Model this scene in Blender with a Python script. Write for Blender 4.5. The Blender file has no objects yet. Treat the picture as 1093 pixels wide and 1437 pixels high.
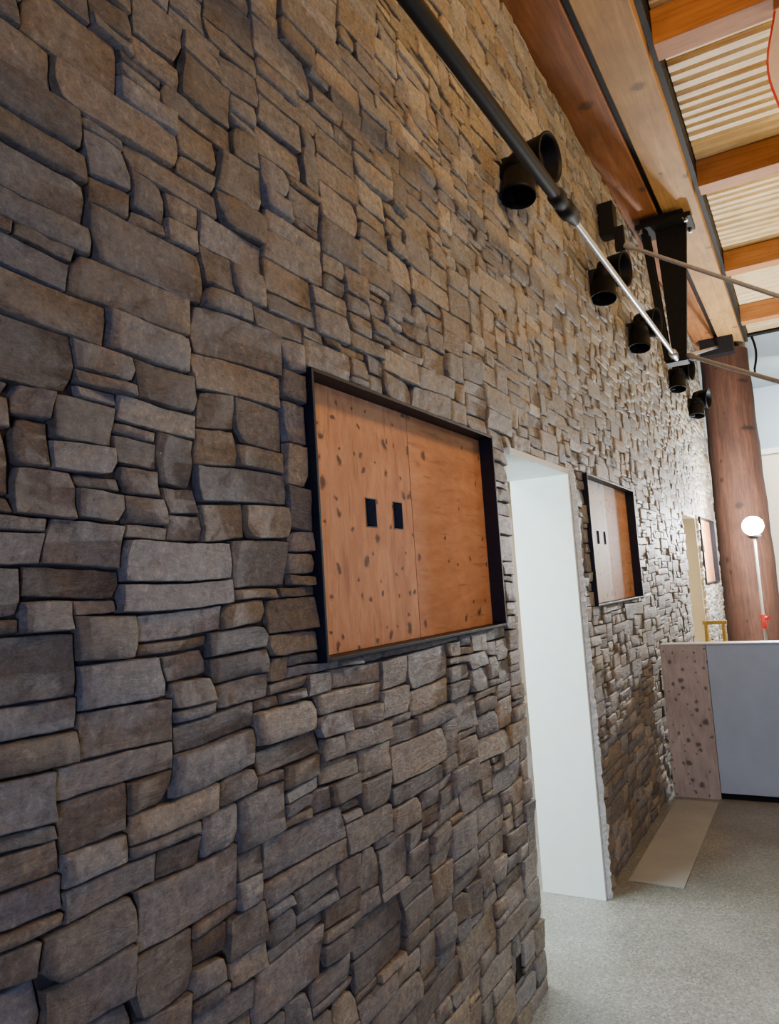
import bpy, math, random
from mathutils import Vector, Matrix, noise
random.seed(7)
SC=bpy.context.scene; COL=SC.collection

# ------------------------------------------------------------ materials
def new_mat(name):
    m=bpy.data.materials.new(name); m.use_nodes=True
    nt=m.node_tree; b=nt.nodes["Principled BSDF"]
    return m,nt,b
def N(nt,t,**k):
    n=nt.nodes.new(t)
    for a,v in k.items(): setattr(n,a,v)
    return n
def L(nt,a,b): nt.links.new(a,b)
def ramp(nt,fac,stops,interp='LINEAR'):
    n=N(nt,'ShaderNodeValToRGB'); cr=n.color_ramp; cr.interpolation=interp
    while len(cr.elements)<len(stops): cr.elements.new(0.5)
    for e,(p,c) in zip(cr.elements,stops):
        e.position=p; e.color=(c[0],c[1],c[2],1)
    L(nt,fac,n.inputs[0]); return n
def mapping(nt,scale=(1,1,1),coord='Object'):
    tc=N(nt,'ShaderNodeTexCoord'); mp=N(nt,'ShaderNodeMapping'); mp.inputs['Scale'].default_value=scale
    L(nt,tc.outputs[coord],mp.inputs[0]); return mp.outputs[0]
def noise_n(nt,vec,scale,detail=5,rough=0.6,dist=0):
    n=N(nt,'ShaderNodeTexNoise'); n.inputs['Scale'].default_value=scale; n.inputs['Detail'].default_value=detail
    n.inputs['Roughness'].default_value=rough; n.inputs['Distortion'].default_value=dist
    L(nt,vec,n.inputs['Vector']); return n
def mix(nt,fac,a,b,mode='MIX'):
    n=N(nt,'ShaderNodeMix',data_type='RGBA',blend_type=mode)
    for sock,v in ((n.inputs[0],fac),(n.inputs[6],a),(n.inputs[7],b)):
        if hasattr(v,'is_linked') or hasattr(v,'links'): L(nt,v,sock)
        elif isinstance(v,(int,float)): sock.default_value=v
        else: sock.default_value=(v[0],v[1],v[2],1)
    return n.outputs[2]
def math_n(nt,op,a,b=None):
    n=N(nt,'ShaderNodeMath',operation=op)
    for i,v in enumerate((a,b)):
        if v is None: continue
        if isinstance(v,(int,float)): n.inputs[i].default_value=v
        else: L(nt,v,n.inputs[i])
    return n.outputs[0]
def bump(nt,b,h,strength=0.5,dist=0.01):
    n=N(nt,'ShaderNodeBump'); n.inputs['Strength'].default_value=strength; n.inputs['Distance'].default_value=dist
    L(nt,h,n.inputs['Height']); L(nt,n.outputs[0],b.inputs['Normal']); return n
def simple(name,col,rough=0.5,metal=0.0,nscale=20,var=0.12,bmp=0.1,spec=.5):
    m,nt,b=new_mat(name); v=mapping(nt)
    nn=noise_n(nt,v,nscale)
    c=ramp(nt,nn.outputs[0],[(0.3,[x*(1-var) for x in col]),(0.7,[min(1,x*(1+var)) for x in col])])
    L(nt,c.outputs[0],b.inputs['Base Color']); b.inputs['Roughness'].default_value=rough; b.inputs['Metallic'].default_value=metal
    b.inputs['Specular IOR Level'].default_value=spec
    if bmp: bump(nt,b,nn.outputs[0],bmp,0.003)
    return m

def stone_mat():
    m,nt,b=new_mat("ledge_stone")
    geo=N(nt,'ShaderNodeNewGeometry'); v=mapping(nt)
    r=geo.outputs['Random Per Island']
    base=ramp(nt,r,[(0,(.17,.14,.105)),(.1,(.35,.28,.18)),(.2,(.26,.26,.25)),(.32,(.42,.33,.20)),(.42,(.27,.245,.205)),(.52,(.47,.40,.29)),(.62,(.30,.30,.295)),(.72,(.37,.27,.15)),(.82,(.24,.22,.19)),(.91,(.36,.345,.31)),(1,(.47,.38,.235))])
    n1=noise_n(nt,v,9,6,.62,.4); n2=noise_n(nt,v,48,12,.82,.4)
    rust=ramp(nt,n1.outputs[0],[(.52,(0,0,0)),(.64,(1,1,1))])
    rm=math_n(nt,'MULTIPLY',rust.outputs[0],.42)
    c=mix(nt,rm,base.outputs[0],(.42,.27,.13))
    grey=ramp(nt,noise_n(nt,v,6,5,.6,.2).outputs[0],[(.5,(0,0,0)),(.66,(1,1,1))])
    c=mix(nt,math_n(nt,'MULTIPLY',grey.outputs[0],.5),c,(.29,.30,.30))
    r2=math_n(nt,'FRACT',math_n(nt,'MULTIPLY',r,57.31))
    br=ramp(nt,r2,[(0,(.66,.66,.67)),(.5,(1,1,1)),(1,(1.32,1.31,1.28))])
    c=mix(nt,1.0,c,br.outputs[0],'MULTIPLY')
    mot=ramp(nt,n2.outputs[0],[(.33,(.26,.245,.23)),(.46,(.82,.82,.82)),(.56,(1.12,1.12,1.1)),(.67,(2.1,2.05,1.95))])
    c=mix(nt,1.0,c,mot.outputs[0],'MULTIPLY')
    mv=mapping(nt,(1,1,3)); n4=noise_n(nt,mv,16,7,.75,1.5)
    ve=ramp(nt,n4.outputs[0],[(.484,(0,0,0)),(.5,(1,1,1)),(.516,(0,0,0))])
    c=mix(nt,math_n(nt,'MULTIPLY',ve.outputs[0],.4),c,(.64,.58,.48))
    L(nt,c,b.inputs['Base Color']); b.inputs['Roughness'].default_value=.52
    b.inputs['Specular IOR Level'].default_value=.7
    n3=noise_n(nt,v,34,13,.84,.8); sv=mapping(nt,(1,1,3.2)); n5=noise_n(nt,sv,10,5,.65,.8)
    h=math_n(nt,'ADD',n3.outputs[0],math_n(nt,'MULTIPLY',n5.outputs[0],1.1))
    bump(nt,b,h,1.0,.017)
    return m
def wood_mat(name,cols,grain_axis='x',scale=1.0,rough=.55,knots=None,knot_scale=5.0,knot_r=.09,thr=.55,coat=0.0,dens=1.0,marks=0.0,sat=1.0,ply=False):
    m,nt,b=new_mat(name)
    s={'x':(.6,9,9),'y':(9,.6,9),'z':(9,9,.6)}[grain_axis]
    if ply: s={'x':(1.5,5,5),'z':(5,5,1.5),'y':(5,1.5,5)}[grain_axis]
    v=mapping(nt,tuple(q*scale for q in s)); v0=mapping(nt)
    n1=noise_n(nt,v,2.2,6,.6,1.2); n2=noise_n(nt,v,9,4,.6,.3)
    mx=math_n(nt,'ADD',math_n(nt,'MULTIPLY',n2.outputs[0],.35),math_n(nt,'MULTIPLY',n1.outputs[0],.7))
    c=ramp(nt,mx,[(.36,cols[0]),(.52,cols[1]),(.68,cols[2])]).outputs[0]
    pt=ramp(nt,noise_n(nt,v0,2.6,4,.6,.5).outputs[0],[(.3,(.78,.76,.74)),(.7,(1.12,1.12,1.12))])
    c=mix(nt,1,c,pt.outputs[0],'MULTIPLY')
    if knots:
        sp=N(nt,'ShaderNodeSeparateXYZ'); L(nt,v0,sp.inputs[0]); X,Y,Z=sp.outputs
        A,B={'xz':(X,Z),'yz':(Z,Y),'x':(X,math_n(nt,'ADD',Y,Z)),'y':(Y,math_n(nt,'ADD',X,Z)),'z':(Z,math_n(nt,'ADD',X,Y))}[knots]
        dn=noise_n(nt,v0,24,3); ds=N(nt,'ShaderNodeSeparateColor'); L(nt,dn.outputs['Color'],ds.inputs[0])
        cb=N(nt,'ShaderNodeCombineXYZ')
        L(nt,math_n(nt,'ADD',A,math_n(nt,'MULTIPLY',ds.outputs[0],.045)),cb.inputs[0])
        L(nt,math_n(nt,'ADD',math_n(nt,'MULTIPLY',B,1.0),math_n(nt,'MULTIPLY',ds.outputs[1],.045)),cb.inputs[1])
        vo=N(nt,'ShaderNodeTexVoronoi',voronoi_dimensions='2D'); vo.inputs['Scale'].default_value=knot_scale; L(nt,cb.outputs[0],vo.inputs['Vector'])
        sep=N(nt,'ShaderNodeSeparateColor'); L(nt,vo.outputs['Color'],sep.inputs[0])
        sq=math_n(nt,'POWER',sep.outputs[1],2.5)
        ra=math_n(nt,'ADD',math_n(nt,'MULTIPLY',sq,knot_r*1.0),knot_r*.46)
        dv=math_n(nt,'DIVIDE',vo.outputs['Distance'],ra)
        kr=ramp(nt,dv,[(.0,(1,1,1)),(.48,(.9,.9,.9)),(.64,(.35,.35,.35)),(1.0,(0,0,0))])
        pres=math_n(nt,'GREATER_THAN',sep.outputs[0],thr)
        pm=math_n(nt,'MULTIPLY',math_n(nt,'MULTIPLY',kr.outputs[0],pres),dens)
        c=mix(nt,pm,c,tuple(q*.12 for q in cols[0]))
    if marks:
        vm=mapping(nt,(3,3,26) if grain_axis!='z' else (26,26,3)); nm=noise_n(nt,vm,2.0,3,.5,.6)
        mk=ramp(nt,nm.outputs[0],[(.60,(0,0,0)),(.70,(1,1,1))])
        c=mix(nt,math_n(nt,'MULTIPLY',mk.outputs[0],marks),c,tuple(q*.4 for q in cols[0]))
    L(nt,c,b.inputs['Base Color']); b.inputs['Roughness'].default_value=rough
    b.inputs['Coat Weight'].default_value=coat; b.inputs['Coat Roughness'].default_value=.3
    bump(nt,b,n2.outputs[0],.25,.004)
    return m
def floor_mat():
    m,nt,b=new_mat("speckled_concrete"); v=mapping(nt)
    vo=N(nt,'ShaderNodeTexVoronoi'); vo.inputs['Scale'].default_value=110; L(nt,v,vo.inputs['Vector'])
    sep=N(nt,'ShaderNodeSeparateColor'); L(nt,vo.outputs['Color'],sep.inputs[0])
    c=ramp(nt,sep.outputs[0],[(0,(.20,.21,.19)),(.35,(.25,.26,.24)),(.75,(.285,.295,.28)),(1,(.36,.37,.35))]).outputs[0]
    ed=ramp(nt,vo.outputs['Distance'],[(.4,(1,1,1)),(.8,(.85,.85,.85))])
    c=mix(nt,1,c,ed.outputs[0],'MULTIPLY')
    n1=noise_n(nt,v,2.2,5); st=ramp(nt,n1.outputs[0],[(.3,(.76,.76,.76)),(.7,(1.15,1.15,1.15))])
    c=mix(nt,1,c,st.outputs[0],'MULTIPLY')
    n2=noise_n(nt,v,110,3); sp=ramp(nt,n2.outputs[0],[(.36,(.6,.6,.59)),(.46,(1,1,1))])
    c=mix(nt,1,c,sp.outputs[0],'MULTIPLY')
    L(nt,c,b.inputs['Base Color']); b.inputs['Roughness'].default_value=.38
    bump(nt,b,n2.outputs[0],.12,.002)
    return m
def emis(name,col,st):
    m,nt,b=new_mat(name); b.inputs['Emission Color'].default_value=(*col,1); b.inputs['Emission Strength'].default_value=st
    v=mapping(nt); n=noise_n(nt,v,5); c=ramp(nt,n.outputs[0],[(0,col),(1,col)]); L(nt,c.outputs[0],b.inputs['Base Color']); return m

M_stone=stone_mat()
M_mortar=simple("dark_mortar",(.045,.038,.034),.95,0,40,.4,.6)
M_ply=wood_mat("plywood_orange",[(.54,.22,.085),(.69,.315,.13),(.77,.395,.185)],'z',1.0,.65,'xz',14,.27,.30,0,.95,.45,1,True)
M_ply2=wood_mat("plywood_orange_plain",[(.52,.205,.075),(.63,.27,.105),(.71,.34,.145)],'x',1.0,.65,'xz',9,.20,.50,0,.9,.45,1,True)
M_ply_pale=wood_mat("plywood_pale",[(.74,.58,.46),(.84,.69,.57),(.90,.77,.66)],'z',1,.6,'xz',12,.24,.40,0,.85,.3,1,True)
M_plygrey=wood_mat("plywood_counter",[(.46,.40,.355),(.57,.50,.45),(.67,.60,.545)],'z',1,.6,'yz',14,.29,.25,0,.8,.4,1,True)
M_beam=wood_mat("glulam_brown",[(.16,.052,.012),(.25,.088,.021),(.34,.135,.036)],'x',.8,.65,'x',2.6,.14,.55,.0,.7)
M_beam2=wood_mat("glulam_light",[(.30,.155,.045),(.41,.225,.07),(.50,.295,.10)],'x',.8,.65,'x',2.6,.13,.5,.0,.7)
M_purlin=wood_mat("purlin_wood",[(.31,.11,.022),(.45,.175,.040),(.53,.235,.062)],'y',.8,.6,'y',2.6,.12,.6,.0,.7)
M_log=wood_mat("log_column",[(.040,.015,.008),(.072,.027,.013),(.108,.042,.020)],'z',.9,.85,'z',3.2,.15,.45,.0,.8,.6)
M_steel=simple("black_steel",(.009,.009,.010),.65,.0,30,.3,.1,.25)
M_black=simple("matte_black_paint",(.005,.005,.006),.55,.0,30,.3,0,.2)
M_box=simple("grey_metal_box",(.10,.10,.11),.5,.5,30,.2,0)
M_bluesteel=simple("niche_steel",(.010,.011,.020),.5,.3,25,.3,.05)
M_chrome=simple("galvanised_rod",(.50,.51,.53),.3,1.0,60,.15,.05)
M_galv=simple("pale_grey_steel",(.42,.42,.42),.5,.2,60,.15,.05)
M_white=simple("white_board",(.80,.86,.85),.55,0,12,.03,.05)
M_foam=simple("torn_plaster_edge",(.72,.80,.86),.9,0,50,.25,.9)
M_cream=simple("cream_wall",(.78,.70,.56),.8,0,3,.04,.03)
M_yellowish=simple("yellowish_lining",(.74,.62,.42),.7,0,3,.04,.03)
M_pale=simple("pale_blue_wall",(.42,.52,.60),.8,0,2,.05,.03)
M_grey=simple("grey_blue_panel",(.46,.59,.73),.55,0,3,.08,.03)
M_edge=simple("counter_top_white",(.60,.60,.58),.5,0,8,.06,.03)
M_card=simple("floor_sheet",(.35,.37,.36),.8,0,4,.1,.05)
M_floor=floor_mat()
M_red=simple("red_plastic",(.55,.03,.02),.4,0,10,.1,0)
M_yel=simple("yellow_wood",(.75,.50,.08),.5,0,14,.12,0)
M_lamp=emis("work_lamp_glow",(1,.98,.96),400)
M_lens=simple("lamp_lens",(.02,.02,.022),.25,.0,20,.1,0)
M_deck=wood_mat("deck_slats",[(.60,.37,.13),(.80,.59,.28),(.90,.75,.45)],'y',1.0,.5,None)
M_deckgap=simple("deck_gap_backing",(.14,.06,.016),.9,0,20,.2,0)  # dark brown backing board behind the slat gaps
M_cloth=simple("cream_cloth",(.80,.68,.58),.9,0,10,.08,.2)

# ------------------------------------------------------------ mesh builder
class MB:
    def __init__(s): s.v=[];s.f=[];s.m=[];s.mats=[];s.sm=[]
    def mi(s,mat):
        if mat not in s.mats: s.mats.append(mat)
        return s.mats.index(mat)
    def add(s,vs,fs,mat,smooth=False):
        o=len(s.v); s.v+= [tuple(q) for q in vs]; i=s.mi(mat)
        for f in fs: s.f.append(tuple(o+k for k in f)); s.m.append(i); s.sm.append(smooth)
        return s
    def box(s,x0,x1,y0,y1,z0,z1,mat):
        vs=[(x,y,z) for x in (x0,x1) for y in (y0,y1) for z in (z0,z1)]
        return s.add(vs,[(0,1,3,2),(4,6,7,5),(0,4,5,1),(2,3,7,6),(0,2,6,4),(1,5,7,3)],mat)
    def lathe(s,o,ax,prof,mat,n=24,cap=True):
        o=Vector(o); ax=Vector(ax).normalized(); t=Vector((0,0,1)) if abs(ax.z)<.9 else Vector((1,0,0))
        a=ax.cross(t).normalized(); b=ax.cross(a)
        vs=[];fs=[]
        for (d,r) in prof:
            for k in range(n):
                g=2*math.pi*k/n; vs.append(o+ax*d+(a*math.cos(g)+b*math.sin(g))*r)
        for i in range(len(prof)-1):
            for k in range(n):
                k2=(k+1)%n; fs.append((i*n+k,i*n+k2,(i+1)*n+k2,(i+1)*n+k))
        s.add(vs,fs,mat,True)
        if cap:
            s.add([vs[k] for k in range(n)],[tuple(range(n-1,-1,-1))],mat)
            q=(len(prof)-1)*n; s.add([vs[q+k] for k in range(n)],[tuple(range(n))],mat)
        return s
    def cyl(s,p0,p1,r,mat,n=16,r1=None):
        p0=Vector(p0);p1=Vector(p1); return s.lathe(p0,p1-p0,[(0,r),((p1-p0).length,r if r1 is None else r1)],mat,n)
    def prism(s,poly,axis,a0,a1,mat):
        n=len(poly)
        def P(p,a):
            return (a,p[0],p[1]) if axis=='x' else ((p[0],a,p[1]) if axis=='y' else (p[0],p[1],a))
        vs=[P(p,a0) for p in poly]+[P(p,a1) for p in poly]
        fs=[tuple(range(n-1,-1,-1)),tuple(range(n,2*n))]+[(k,(k+1)%n,n+(k+1)%n,n+k) for k in range(n)]
        return s.add(vs,fs,mat)
    def tube(s,pts,r,mat,n=8):
        vs=[];fs=[]; pts=[Vector(p) for p in pts]
        for i,p in enumerate(pts):
            t=(pts[min(i+1,len(pts)-1)]-pts[max(i-1,0)]).normalized(); q=Vector((0,0,1)) if abs(t.z)<.9 else Vector((1,0,0))
            a=t.cross(q).normalized(); b=t.cross(a)
            for k in range(n):
                g=2*math.pi*k/n; vs.append(p+(a*math.cos(g)+b*math.sin(g))*r)
        for i in range(len(pts)-1):
            for k in range(n):
                k2=(k+1)%n; fs.append((i*n+k,i*n+k2,(i+1)*n+k2,(i+1)*n+k))
        return s.add(vs,fs,mat,True)
    def make(s,name,origin=(0,0,0),parent=None,bevel=0,label=None,category=None,kind=None,group=None,world=True):
        o=Vector(origin); me=bpy.data.meshes.new(name)
        me.from_pydata([(p[0]-o.x,p[1]-o.y,p[2]-o.z) for p in s.v],[],s.f)
        for mt in s.mats: me.materials.append(mt)
        me.polygons.foreach_set('material_index',s.m); me.polygons.foreach_set('use_smooth',s.sm); me.update()
        ob=bpy.data.objects.new(name,me); COL.objects.link(ob)
        if parent: ob.parent=parent; ob.location=o-parent.location
        else: ob.location=o
        if bevel:
            md=ob.modifiers.new("b",'BEVEL'); md.width=bevel; md.segments=2; md.limit_method='ANGLE'
        tag(ob,label,category,kind,group); return ob
def tag(ob,label=None,category=None,kind=None,group=None):
    if label: ob["label"]=label
    if category: ob["category"]=category
    if kind: ob["kind"]=kind
    if group: ob["group"]=group
def empty(name,loc,label,category,group=None):
    e=bpy.data.objects.new(name,None); COL.objects.link(e); e.location=loc; e.empty_display_size=.1
    tag(e,label,category,None,group); return e
def copy_thing(ob,delta,label=None):
    n=ob.copy(); COL.objects.link(n); n.location=ob.location+Vector(delta)
    if label: n["label"]=label
    for c in ob.children:
        cc=c.copy(); COL.objects.link(cc); cc.parent=n
        for g in c.children:
            gg=g.copy(); COL.objects.link(gg); gg.parent=cc
    return n

# ------------------------------------------------------------ stone wall
NICHES=[(1.54,2.775),(4.185,5.42),(8.93,10.2)]
DOORS=[(2.96,3.87),(7.74,8.56)]
NZ0,NZ1=1.428,2.178; DZ=2.165
XW0,XW1,ZW1=0.0,10.56,4.555
OPEN=[(a,b,NZ0,NZ1) for a,b in NICHES]+[(a,b,-.1,DZ) for a,b in DOORS]
wb=MB()
BY=.016
allx=sorted([(a,b,NZ0,NZ1) for a,b in NICHES]+[(a,b,0,DZ) for a,b in DOORS])
cur=XW0
for a,b,z0,z1 in allx:
    wb.box(cur,a,BY,.30,0,ZW1,M_mortar)
    if z0>0:
        wb.box(a,b,BY,.30,0,z0,M_mortar); wb.box(a,b,.16,.30,z0,z1,M_mortar)
    wb.box(a,b,BY,.30,z1,ZW1,M_mortar); cur=b
wb.box(cur,XW1,BY,.30,0,ZW1,M_mortar)
CX,CZ=.02,.0270
nx=int((XW1-XW0)/CX); nz=int(ZW1/CZ)
occ=[[0]*nx for _ in range(nz)]
for j in range(nz):
    for i in range(nx):
        x=XW0+(i+.5)*CX; z=(j+.5)*CZ
        for a,b,z0,z1 in OPEN:
            if a<x<b and z0<z<z1: occ[j][i]=-1
        if 2.66<x<2.72 and .15<z<.24: occ[j][i]=-2
stones=[]
rnd=random.Random(34)
sid=0
for j in range(nz):
    i=0
    while i<nx:
        if occ[j][i]: i+=1; continue
        run=0
        while i+run<nx and not occ[j][i+run]: run+=1
        h=rnd.choices([1,2,3,4],[.20,.42,.29,.09])[0]
        if run<=4: h=max(h,2)
        asp=rnd.choice([1.3,1.8,2.3,2.8,3.4,4.0,4.8])
        w=int(round(h*CZ*asp/CX)); w={1:max(5,w),2:max(5,w),3:max(6,w),4:max(8,w)}[h]; w=min(w,15)
        w=min(w,run)
        if 0<run-w<5:
            w=run if run<=15 else w-5
        if j>0 and w<run:
            for dlt in (0,2,-2,3,-3,1,-1):
                ww=w+dlt; k=i+ww
                if ww<4 or ww>run or (0<run-ww<4) or k>=nx: continue
                if all(occ[j-1][q-1]==occ[j-1][q] for q in (k-1,k,k+1) if 0<q<nx): w=ww; break
        h=min(h,nz-j)
        for hh in range(1,h):
            if any(occ[j+hh][i+k] for k in range(w)): h=hh; break
        sid+=1
        for hh in range(h):
            for k in range(w): occ[j+hh][i+k]=sid
        stones.append((XW0+i*CX,XW0+(i+w)*CX,j*CZ,(j+h)*CZ)); i+=w
def wfall(x,z):
    w=1
    for a,b,z0,z1 in OPEN:
        dx=max(a-x,0,x-b); dz=max(z0-z,0,z-z1); d=math.hypot(dx,dz); w=min(w,d/.06)
    w=min(w,z/.06) if z>0 else 0
    return max(0,min(1,w))
nn=noise.noise
def warp(x,z):
    w=wfall(x,z)
    dx=.020*nn(Vector((x*3.1,z*6,3.3)))+.009*nn(Vector((x*6,z*15,9.1)))
    dz=.020*nn(Vector((x*1.3,z*.9,17.0)))+.007*nn(Vector((x*4.2,z*2.4,31.0)))
    return x+dx*w,z+dz*w
def knots1(length,near):
    if near:
        e=[0,.0005,.0016,.0038]; step=.024
    else:
        e=[0,.0012,.004]; step=.05
    if length<.03: e=[q*length/.03 for q in e]
    mid=length-2*e[-1]; k=max(1,round(mid/step))
    return e+[e[-1]+mid*q/k for q in range(1,k)]+[length-q for q in reversed(e)]
sv=[];sf=[]
for si,(x0,x1,z0,z1) in enumerate(stones):
    near=x0<4.0
    g=rnd.uniform(.0009,.0026)
    X0,X1,Z0,Z1=x0+g,x1-g,z0+g*.9,z1-g*.9
    W,H=X1-X0,Z1-Z0
    us=knots1(W,near); vs_=knots1(H,near)
    base=rnd.uniform(-.007,.007)
    pl=[(rnd.uniform(-.005,.005),rnd.uniform(-.004,.004),0)]+[(rnd.uniform(-.012,.012),rnd.uniform(-.008,.008),rnd.uniform(.007,.012))]
    rc={(i_,j_):(rnd.uniform(.000,.0010) if rnd.random()<.80 else rnd.uniform(.006,.024)) for i_ in (-1,1) for j_ in (-1,1)}
    er=rnd.uniform(.0012,.0028)
    sl=rnd.uniform(-.005,.005)
    seed=rnd.uniform(0,100)
    o=len(sv)
    for b_,vv in enumerate(vs_):
        for a_,uu in enumerate(us):
            s=uu/W*2-1; t=vv/H*2-1
            k_=rc[(1 if s>0 else -1,1 if t>0 else -1)]; k_=min(k_,H*.30)
            x=X0+uu-math.copysign(abs(s),s)*k_*max(0,abs(t)-.2)/.8; z=Z0+vv-math.copysign(abs(t),t)*k_*.2*max(0,abs(s)-.8)/.2
            p=Vector((x*24,z*24,seed))
            x+=.0020*nn(p); z+=.0010*nn(p+Vector((9,9,9)))+sl*s*.5
            p=Vector((x*90,z*90,seed)); x+=.0024*nn(p); z+=.0020*nn(p+Vector((9,9,9)))
            x,z=warp(x,z)
            for a,b,q0,q1 in OPEN:
                if a-.004<x<b+.004 and q0<z<q1+.004:
                    cand=[(abs(x-a+.004),0),(abs(b+.004-x),1),(abs(q1+.004-z),2)]
                    if q0>0: cand.append((abs(z-q0),3))
                    k=min(cand)[1]
                    if k==0:x=a-.004
                    elif k==1:x=b+.004
                    elif k==2:z=q1+.004
                    else:z=q0-.001
            d=min(uu,W-uu,vv,H-vv)
            e=min(1,d/er); pr=1-(1-e)**2
            y=BY+.003-pr*(.020-base)
            fac=max(p_[0]*s+p_[1]*t-p_[2] for p_ in pl)
            y+=pr*(fac+.003*nn(Vector((x*12,z*12,seed+5)))+.0038*nn(Vector((x*38,z*38,seed+1))))
            sv.append((x,y,max(z,0.001)))
    nu,nv=len(us),len(vs_)
    for b_ in range(nv-1):
        for a_ in range(nu-1):
            k=o+b_*nu+a_; sf.append((k,k+1,k+1+nu,k+nu))
wb.add(sv,sf,M_stone,True)
wb.make("wall_left",kind="structure",label="stacked ledgestone wall in brown and grey")
MB().box(2.655,2.725,.004,.0155,.150,.245,M_black).make("hole_shade_block",(2.69,.015,.15),label="black block painting the shade of a small hole low in the stone wall",category="painted hole")  # solid black block, paints in the darkness of a small hole

# ------------------------------------------------------------ shell
MB().box(-4,17,-7,4.2,-.1,0,M_floor).make("floor",kind="structure")
def deck():
    b=MB(); x=-3.0; z0=4.80; rr=random.Random(5)
    while x<11.5:
        w=rr.uniform(.095,.125); dz=rr.uniform(0,.012)
        pts=[(x,z0+.045),(x,z0+.022+dz),(x+.024,z0+dz),(x+w-.024,z0+dz),(x+w,z0+.022+dz),(x+w,z0+.045)]
        b.prism(pts,'y',-7,-.60,M_deck); x+=w+rr.uniform(.006,.014)
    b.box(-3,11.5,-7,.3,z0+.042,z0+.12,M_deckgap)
    return b.make("ceiling",kind="structure")
deck()
MB().box(15.5,15.7,-7,4.2,0,3.68,M_cream).box(15.5,15.7,-7,4.2,3.68,5.2,M_pale).box(15.44,15.5,-7,4.2,3.63,3.73,M_white).make("wall_end",kind="structure")
MB().box(11.5,15.7,-7,4.2,4.9,5.0,M_pale).make("ceiling_hall",kind="structure")
MB().box(-.5,15.5,2.4,2.5,0,3.2,M_cream).make("wall_back",kind="structure")
MB().box(-.5,10.6,.3,2.4,2.9,3.0,M_white).make("ceiling_back",kind="structure")
ti=1
for di,(a,b) in enumerate(DOORS):
    mw=M_white if di==0 else M_yellowish
    MB().box(b-.03,b,-.012,.31,0,DZ-.0,mw).make("trim_%d"%ti,kind="structure",bevel=.002); ti+=1
    MB().box(a,a+.03,0.01,.31,0,DZ,mw).make("trim_%d"%ti,kind="structure",bevel=.002); ti+=1
    MB().box(a+.03,b-.03,-.012,.31,DZ-.03,DZ,mw).make("trim_%d"%ti,kind="structure",bevel=.002); ti+=1
    m=MB(); n=150; vs=[];fs=[]; rr=random.Random(3)
    for k in range(n+1):
        z=DZ*k/n; w=.034+.080*max(0,nn(Vector((z*11,a,2))))+.022*rr.random()
        xi=.012*nn(Vector((z*20,a,7)))
        vs+=[(b-.004+xi*.4,-.014,z),(b+w*.35+xi,-.040+.012*rr.random(),z),(b+w,-.030+.014*rr.random(),z),(b+w+.006,.03,z)]
    for k in range(n):
        q=k*4
        for c_ in range(3): fs.append((q+c_,q+4+c_,q+5+c_,q+1+c_))
    m.add(vs,fs,M_foam if di==0 else M_yellowish); m.make("trim_%d"%ti,kind="structure"); ti+=1

# ------------------------------------------------------------ niches
def niche(a,b,label,m1,m2):
    e=empty("wall_niche",((a+b)/2,0.0,NZ0),label,"wall niche","steel framed niches in the stone wall")
    t=.010; y0,y1=-.022,.15
    f=MB()
    f.box(a,a+t,y0,y1,NZ0,NZ1,M_bluesteel).box(b-t,b,y0,y1,NZ0,NZ1,M_bluesteel)
    f.box(a+t,b-t,y0,y1,NZ0,NZ0+t,M_bluesteel).box(a+t,b-t,y0,y1,NZ1-t,NZ1,M_bluesteel)
    f.make("frame",((a+b)/2,0,NZ0),e,.0015)
    s=a+.61; py0,py1=.034,.049; g=.002; ia,ib,iz0,iz1=a+t+.001,b-t-.001,NZ0+t+.001,NZ1-t-.001
    cuts=[(a+.318,a+.380),(a+.482,a+.543)]; cz0,cz1=1.782,1.870
    p=MB(); x=ia
    for c0,c1 in cuts:
        p.box(x,c0,py0,py1,iz0,iz1,m1); p.box(c0,c1,py0,py1,iz0,cz0,m1); p.box(c0,c1,py0,py1,cz1,iz1,m1); x=c1
    p.box(x,s-g,py0,py1,iz0,iz1,m1)
    p.make("plywood_sheet",(a+.3,.04,NZ0),e,label="plywood sheet with two socket cutouts")
    MB().box(s+g,ib,py0,py1,iz0,iz1,m2).make("plywood_sheet",(a+.9,.04,NZ0),e)
    for c0,c1 in cuts:
        q=MB(); y=py0-.001
        q.box(c0,c1,py1+.05,py1+.053,cz0,cz1,M_black)
        q.box(c0+.0005,c0+.003,y,py1+.05,cz0+.0005,cz1-.0005,M_black).box(c1-.003,c1-.0005,y,py1+.05,cz0+.0005,cz1-.0005,M_box)
        q.box(c0+.003,c1-.003,y,py1+.05,cz0+.0005,cz0+.003,M_box).box(c0+.003,c1-.003,y,py1+.05,cz1-.003,cz1-.0005,M_box)
        q.make("socket_box",((c0+c1)/2,y,cz0),e)
    return e
niche(*NICHES[0],"black steel framed niche backed with orange knotty plywood beside the doorway",M_ply,M_ply2)
niche(*NICHES[1],"black steel framed niche with one pale and one orange plywood sheet",M_ply_pale,M_ply2)
niche(*NICHES[2],"black steel framed niche with orange plywood near the log column",M_ply,M_ply2)

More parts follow.
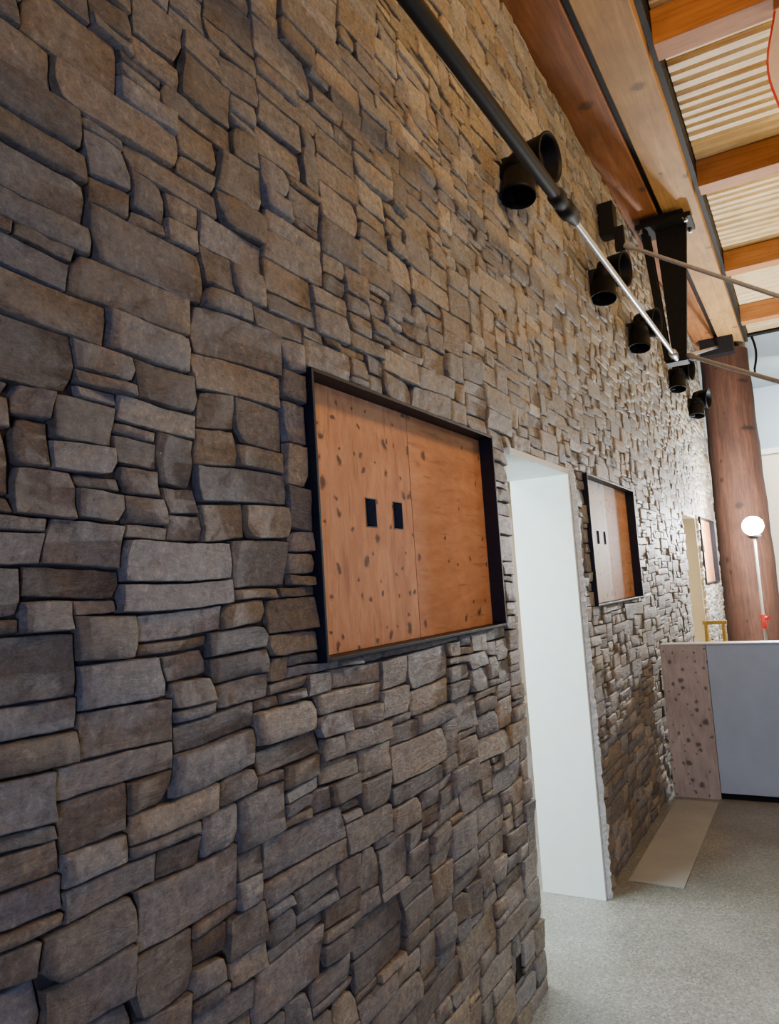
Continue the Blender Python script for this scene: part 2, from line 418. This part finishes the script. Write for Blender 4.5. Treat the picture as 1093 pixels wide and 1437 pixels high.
# ------------------------------------------------------------ timber roof
XB=11.25
MB().box(-3,XB,-.245,.30,4.56,4.838,M_beam).make("roof_beam",(4,-.1,4.56),bevel=.006,label="brown glued timber beam along the top of the stone wall",category="beam",group="paired roof beams")
MB().box(-3,XB,-.555,-.285,4.56,4.838,M_beam2).make("roof_beam",(4,-.42,4.56),bevel=.006,label="lighter glued timber beam beside the brown one",category="beam",group="paired roof beams")
MB().box(-3,XB,-.283,-.247,4.60,4.838,M_steel).make("steel_flitch_plate",(4,-.26,4.6),label="black steel plate between the two timber beams",category="steel plate")
MB().box(-3,XB,-.592,-.5555,4.66,4.838,M_steel).make("steel_angle",(4,-.57,4.66),label="black steel edge angle on the timber beam",category="steel angle")
pur=[2.55,4.38,6.25,8.25,10.1]
p0=MB().box(pur[0]-.085,pur[0]+.085,-7,-.594,4.585,4.798,M_purlin).make("roof_purlin",(pur[0],-.594,4.585),bevel=.005,label="orange timber purlin under the slatted deck",category="purlin",group="roof purlins")
for x in pur[1:]:
    copy_thing(p0,(x-pur[0],0,0))
cxx,cyy=10.93,-.29
c=empty("log_column",(cxx,cyy,0),"thick round reddish brown log column at the wall end","column")
m=MB(); prof=[(0,.36)]+[(k*.2,.355-.0025*k+.006*math.sin(k*1.7)) for k in range(1,22)]+[(4.48,.300)]
m.lathe((cxx,cyy,0),(0,0,1),prof,M_log,40); m.make("trunk",(cxx,cyy,0),c)
m=MB().lathe((cxx,cyy,4.48),(0,0,1),[(0,.20),(.078,.20)],M_steel,32)
m.box(10.36,10.52,-.46,-.06,4.34,4.556,M_steel); m.make("steel_cap",(cxx,cyy,4.45),c)

# ------------------------------------------------------------ truss rod + bracket
def rp(x): return (x,-.27,3.20+.020*x)
BX=6.5; BZ=3.32; TZ=4.46
e=empty("truss_bracket",(BX,-.25,BZ),"black steel V bracket hanging below the timber beams","bracket")
for x in (BX-.06,BX+.06):
    m=MB()
    m.prism([(-.09,TZ),(-.15,TZ),(-.225,BZ),(-.175,BZ)],'x',x-.007,x+.007,M_steel)
    m.make("side_strut",(x,-.2,BZ),e,.002)
m=MB().prism([(-.20,TZ),(-.45,TZ),(-.34,BZ),(-.235,BZ)],'x',BX-.025,BX+.025,M_steel); m.make("gusset_plate",(BX,-.3,BZ),e,.002)
m=MB().box(BX-.15,BX+.15,-.50,-.06,TZ,TZ+.04,M_steel).box(BX-.10,BX+.10,-.44,-.10,TZ+.04,4.559,M_steel)
for bx in (BX-.12,BX+.12):
    for by in (-.46,-.10): m.lathe((bx,by,TZ-.03),(0,0,1),[(0,.016),(.03,.016)],M_chrome,8)
m.make("top_flange",(BX,-.28,TZ),e,.003)
m=MB().cyl((BX,-.38,BZ+.03),(BX,-.16,BZ+.03),.022,M_chrome,16); m.box(BX-.07,BX+.08,-.35,-.18,BZ-.02,BZ-.002,M_steel); m.make("pin",(BX,-.27,BZ),e)
e=empty("tie_rod",rp(3.2),"steel tie rod with a thick black sleeve below the beam","tie rod")
MB().cyl(rp(-3),rp(3.15),.029,M_black,24).make("black_sleeve",rp(0),e)
m=MB(); d=Vector(rp(3.6))-Vector(rp(3.1))
m.lathe(rp(3.1),d,[(0,.029),(.02,.038),(.08,.038),(.10,.033),(.14,.033),(.15,.041),(.22,.041),(.24,.030),(.30,.026),(.34,.018)],M_steel,20); m.make("coupling",rp(3.1),e)
MB().cyl(rp(3.4),rp(6.22),.017,M_chrome,18).make("steel_rod",rp(3.4),e)
m=MB(); m.lathe(rp(6.20),d,[(0,.02),(.02,.032),(.12,.032),(.14,.026),(.21,.026)],M_chrome,18); m.make("clevis",rp(6.2),e)
MB().cyl((BX+.09,-.27,BZ+.05),(10.34,-.27,4.42),.018,M_chrome,14).make("tie_rod",(BX+.09,-.27,BZ+.05),label="steel tie rod rising from the bracket to the log column",category="tie rod")
MB().box(5.22,5.34,-.11,-.006,3.98,4.22,M_steel).box(5.22,5.25,-.17,-.10,3.84,4.02,M_steel).make("rod_anchor",(5.25,-.0,3.9),bevel=.006,label="black steel anchor bolted high on the stone wall",category="anchor bracket")
def rod(p,q,r,label,col=M_galv):
    p=Vector(p);q=Vector(q); q2=p+(q-p)*2.6
    m=MB().cyl(p,q2,r,col,12); d=(q2-p)
    m.lathe(p,d,[(0,r*1.6),(.05,r*1.6),(.08,r)],col,12)
    return m.make("brace_rod",p,label=label,category="brace rod",group="thin brace rods")
rod((5.23,-.168,3.87),(5.0,-1.06,3.20),.014,"thin grey steel brace rod above the half wall")
rod((BX-.035,-.375,BZ+.01),(5.6,-1.0,2.81),.017,"thin steel brace rod leaving the bracket foot")
for k,(yy,dz) in enumerate(((-.36,.42),(-.62,.52))):
    pts=[(11.4,yy-.05*math.sin(t/12*3),4.82-dz*t/12) for t in range(13)]+[(11.4,yy-.04+.03*t,4.80-dz-.03*math.sin(t*.8)) for t in range(1,5)]
    MB().tube(pts,.016,M_black).make("hanging_cable",pts[0],label="short black cable hanging beside the log column",category="cable",group="cables by the column")
MB().cyl((11.36,-.10,4.78),(11.36,-3.5,4.78),.03,M_black,14).make("black_conduit",(11.36,-.1,4.77),label="black conduit under the deck edge past the log column",category="conduit")

# ------------------------------------------------------------ wall spotlights
def spot(x,z):
    e=empty("wall_spotlight",(x,0,z),"black twin head spotlight mounted on the stone wall","spotlight","wall spotlights")
    m=MB().box(x-.05,x+.05,-.05,.01,z-.07,z+.14,M_steel).cyl((x,-.05,z+.03),(x,-.10,z+.03),.02,M_steel).cyl((x,-.10,z-.02),(x,-.10,z+.14),.016,M_steel)
    m.make("mount",(x,0,z),e,.004)
    def head(nm,o,d,R,Ln):
        m=MB(); o=Vector(o)
        m.lathe(o,d,[(0,R*.35),(.0,R*.72),(.015,R*.80),(Ln*.35,R*.86),(Ln*.36,R*.80),(Ln*.40,R*.80),(Ln*.41,R*.90),(Ln*.92,R*1.0),(Ln*.93,R*1.05),(Ln,R*1.05),(Ln,R*.98),(Ln*.90,R*.92),(Ln*.55,R*.75)],M_black,36,False)
        h=m.make(nm,o,e)
        lm=MB().lathe(o,d,[(Ln*.53,R*.01),(Ln*.55,R*.75)],M_lens,36,False); 
        l=lm.make("lens",o,e); l.parent=h; l.location=(0,0,0)
    head("lamp_head",(x-.02,-.09,z+.12),(-.25,.05,-1),.080,.21)
    head("lamp_head",(x+.09,-.045,z+.15),(-.15,-.98,-.12),.112,.17)
    return e
s0=spot(3.26,3.43)
for x,z in ((4.86,3.45),(5.96,3.40),(7.85,3.46),(9.2,3.42)):
    copy_thing(s0,(x-3.26,0,z-3.43))

# ------------------------------------------------------------ half wall
cx0=5.74
e=empty("partition",(cx0,-.9,0),"waist high half wall with a plywood end and grey blue board","half wall")
MB().box(cx0,cx0+.018,-.345,-.035,0.0,1.06,M_plygrey).make("plywood_panel",(cx0,-.2,0),e,.002,label="knotty grey brown plywood end panel")
MB().box(cx0+.004,cx0+.02,-2.4,-.348,.045,1.06,M_grey).make("front_panel",(cx0,-.9,0),e,.002,label="grey blue front panel")
MB().box(cx0+.03,cx0+.12,-2.38,-.06,0,1.058,M_steel).make("framing",(cx0+.05,-.9,0),e)
MB().box(cx0-.003,cx0+.13,-2.42,-.035,1.061,1.072,M_edge).make("top_edge",(cx0,-.9,1.062),e,.002)
MB().box(4.12,5.66,-.335,-.06,.001,.005,M_card).make("floor_sheet",(4.9,-.2,0),label="pale flat sheet lying on the concrete against the wall",category="board")
e=empty("sawhorse",(7.6,-.2,0),"yellow wooden sawhorse standing behind the half wall","sawhorse")
MB().box(7.585,7.615,-.31,-.10,1.075,1.11,M_yel).make("top_rail",(7.6,-.2,1.075),e,.003)
for yy in (-.28,-.13):
    for sx in (-1,1):
        MB().prism([(7.6+sx*.015,1.10),(7.6+sx*.035,1.10),(7.6+sx*.20,0.003),(7.6+sx*.17,0.003)],'y',yy-.012,yy+.012,M_yel).make("leg",(7.6+sx*.2,yy,0),e)

# ------------------------------------------------------------ stand-in cloth for an unidentified cream and red shape
m=MB(); vs=[];fs=[]; ny,nz_=24,16
for j in range(nz_+1):
    z=3.70+(4.583-3.70)*j/nz_
    for i in range(ny+1):
        t=i/ny; edge=-1.145-.03*math.sin(j*.45)-.012*j/nz_*3
        vs.append((4.38+.03*math.sin(t*14+j*.1),edge-(.012 if i==1 else (0 if i==0 else t*.7)),z+.04*math.sin(t*9)*(1-j/nz_)))
m.add(vs,[(j*(ny+1)+i,j*(ny+1)+i+1,(j+1)*(ny+1)+i+1,(j+1)*(ny+1)+i) for j in range(nz_) for i in range(1,ny)],M_cloth,True)
m.add(vs,[(j*(ny+1),j*(ny+1)+1,(j+1)*(ny+1)+1,(j+1)*(ny+1)) for j in range(nz_)],M_red,True)
m.make("stand_in_cloth",(4.38,-1.4,4.58),label="stand-in cream cloth with a red edge for an unidentified shape under a purlin",category="cloth")

# ------------------------------------------------------------ work lamp
lx,ly=9.5,-.50
e=empty("work_lamp",(lx,ly,0),"bright white site work lamp on a tripod stand","work lamp")
MB().cyl((lx,ly,.35),(lx,ly,1.90),.016,M_galv).make("pole",(lx,ly,.35),e)
for k in range(3):
    g=k*2.094+.4
    MB().cyl((lx,ly,.62),(lx+.42*math.cos(g),ly+.42*math.sin(g),.008),.010,M_galv,10).make("leg",(lx,ly,.62),e)
MB().lathe((lx,ly,.88),(0,0,1),[(0,.03),(.16,.03)],M_red,14).make("clamp",(lx,ly,.88),e)
MB().cyl((lx-.035,ly-.03,1.0),(lx-.10,ly-.06,1.0),.022,M_red,12).make("knob",(lx-.04,ly-.03,1.0),e)
MB().lathe((lx,ly,1.90),(0,0,1),[(0,.03),(.02,.075),(.04,.075)],M_steel,20).make("lamp_base",(lx,ly,1.90),e)
m=MB(); pr=[(0.001+.22*(1-math.cos(math.pi*k/10))/2,max(.001,.115*math.sin(math.pi*k/10))) for k in range(11)]
m.lathe((lx,ly,1.935),(0,0,1),pr,M_lamp,24,False).make("bulb_globe",(lx,ly,1.935),e)

# ------------------------------------------------------------ lights
def area(name,loc,target,size,power,col,sy=None):
    l=bpy.data.lights.new(name,'AREA'); l.energy=power; l.color=col; l.size=size
    if sy: l.shape='RECTANGLE'; l.size_y=sy
    o=bpy.data.objects.new(name,l); COL.objects.link(o); o.location=loc
    o.rotation_euler=(Vector(target)-Vector(loc)).to_track_quat('-Z','Y').to_euler(); return o
def spotl(name,loc,target,power,col,ang,blend,rad):
    l=bpy.data.lights.new(name,'SPOT'); l.energy=power; l.color=col; l.spot_size=math.radians(ang); l.spot_blend=blend; l.shadow_soft_size=rad
    o=bpy.data.objects.new(name,l); COL.objects.link(o); o.location=loc
    o.rotation_euler=(Vector(target)-Vector(loc)).to_track_quat('-Z','Y').to_euler(); return o
area("window_light",(-1.8,-2.0,1.1),(1.3,0,1.3),.8,52,(.45,.53,1.0))
area("warm_bounce_fill",(2.3,-1.9,4.35),(3.1,0,3.3),.5,54,(1,.62,.27))  # added lamp, stands in for warm light reflected by the timber ceiling
spotl("floor_pool_fill",(2.9,-2.4,4.4),(2.85,-.9,0),680,(.84,.94,1.0),31,.9,.3)  # added spot, makes the bright pool on the foreground floor
area("deck_fill",(6.5,-3.0,3.2),(6.0,-1.6,4.8),1.2,70,(1,.74,.38))  # added lamp with no fixture, warms and brightens the slats
area("back_room_light",(3.6,1.4,2.85),(3.6,1.4,0),1.2,90,(1,.98,.93))
area("doorway_fill",(2.2,1.3,1.7),(3.87,.1,1.3),.9,80,(.82,1.0,1.0))  # added lamp hidden behind the wall, brightens the jamb
area("back_room_light",(8.3,1.4,2.85),(8.3,1.4,0),1.2,45,(1,.84,.58))
area("end_hall_light",(13,-2.0,4.4),(14.5,-1,1.4),1.5,400,(1,.96,.90))
area("half_wall_fill",(3.6,-3.2,2.4),(5.74,-.9,1.0),.6,11,(.85,.92,1.0))  # added fill lamp, lifts the front of the half wall
pl=bpy.data.lights.new("work_lamp_light",'POINT'); pl.energy=400; pl.color=(.93,.96,1); pl.shadow_soft_size=.08
o=bpy.data.objects.new("work_lamp_light",pl); COL.objects.link(o); o.location=(lx-.13,ly-.18,2.05)

w=bpy.data.worlds.new("World"); SC.world=w; w.use_nodes=True
bg=w.node_tree.nodes["Background"]; bg.inputs[0].default_value=(.42,.48,.68,1); bg.inputs[1].default_value=.15

# ------------------------------------------------------------ camera
psi=math.radians(29.35); th=math.radians(5.84); a=math.atan(0.065)
f=Vector((math.cos(th)*math.cos(psi),math.cos(th)*math.sin(psi),math.sin(th)))
r=Vector((math.sin(psi),-math.cos(psi),0)); u=r.cross(f)
R=math.cos(a)*r-math.sin(a)*u; U=math.sin(a)*r+math.cos(a)*u
cam=bpy.data.cameras.new("camera"); co=bpy.data.objects.new("camera",cam); COL.objects.link(co)
mt=Matrix((R,U,-f)).transposed().to_4x4(); mt.translation=Vector((0,-1.09,1.6)); co.matrix_world=mt
cam.sensor_fit='VERTICAL'; cam.sensor_height=36; cam.lens=1050/1437*36; cam.clip_start=.02
SC.camera=co
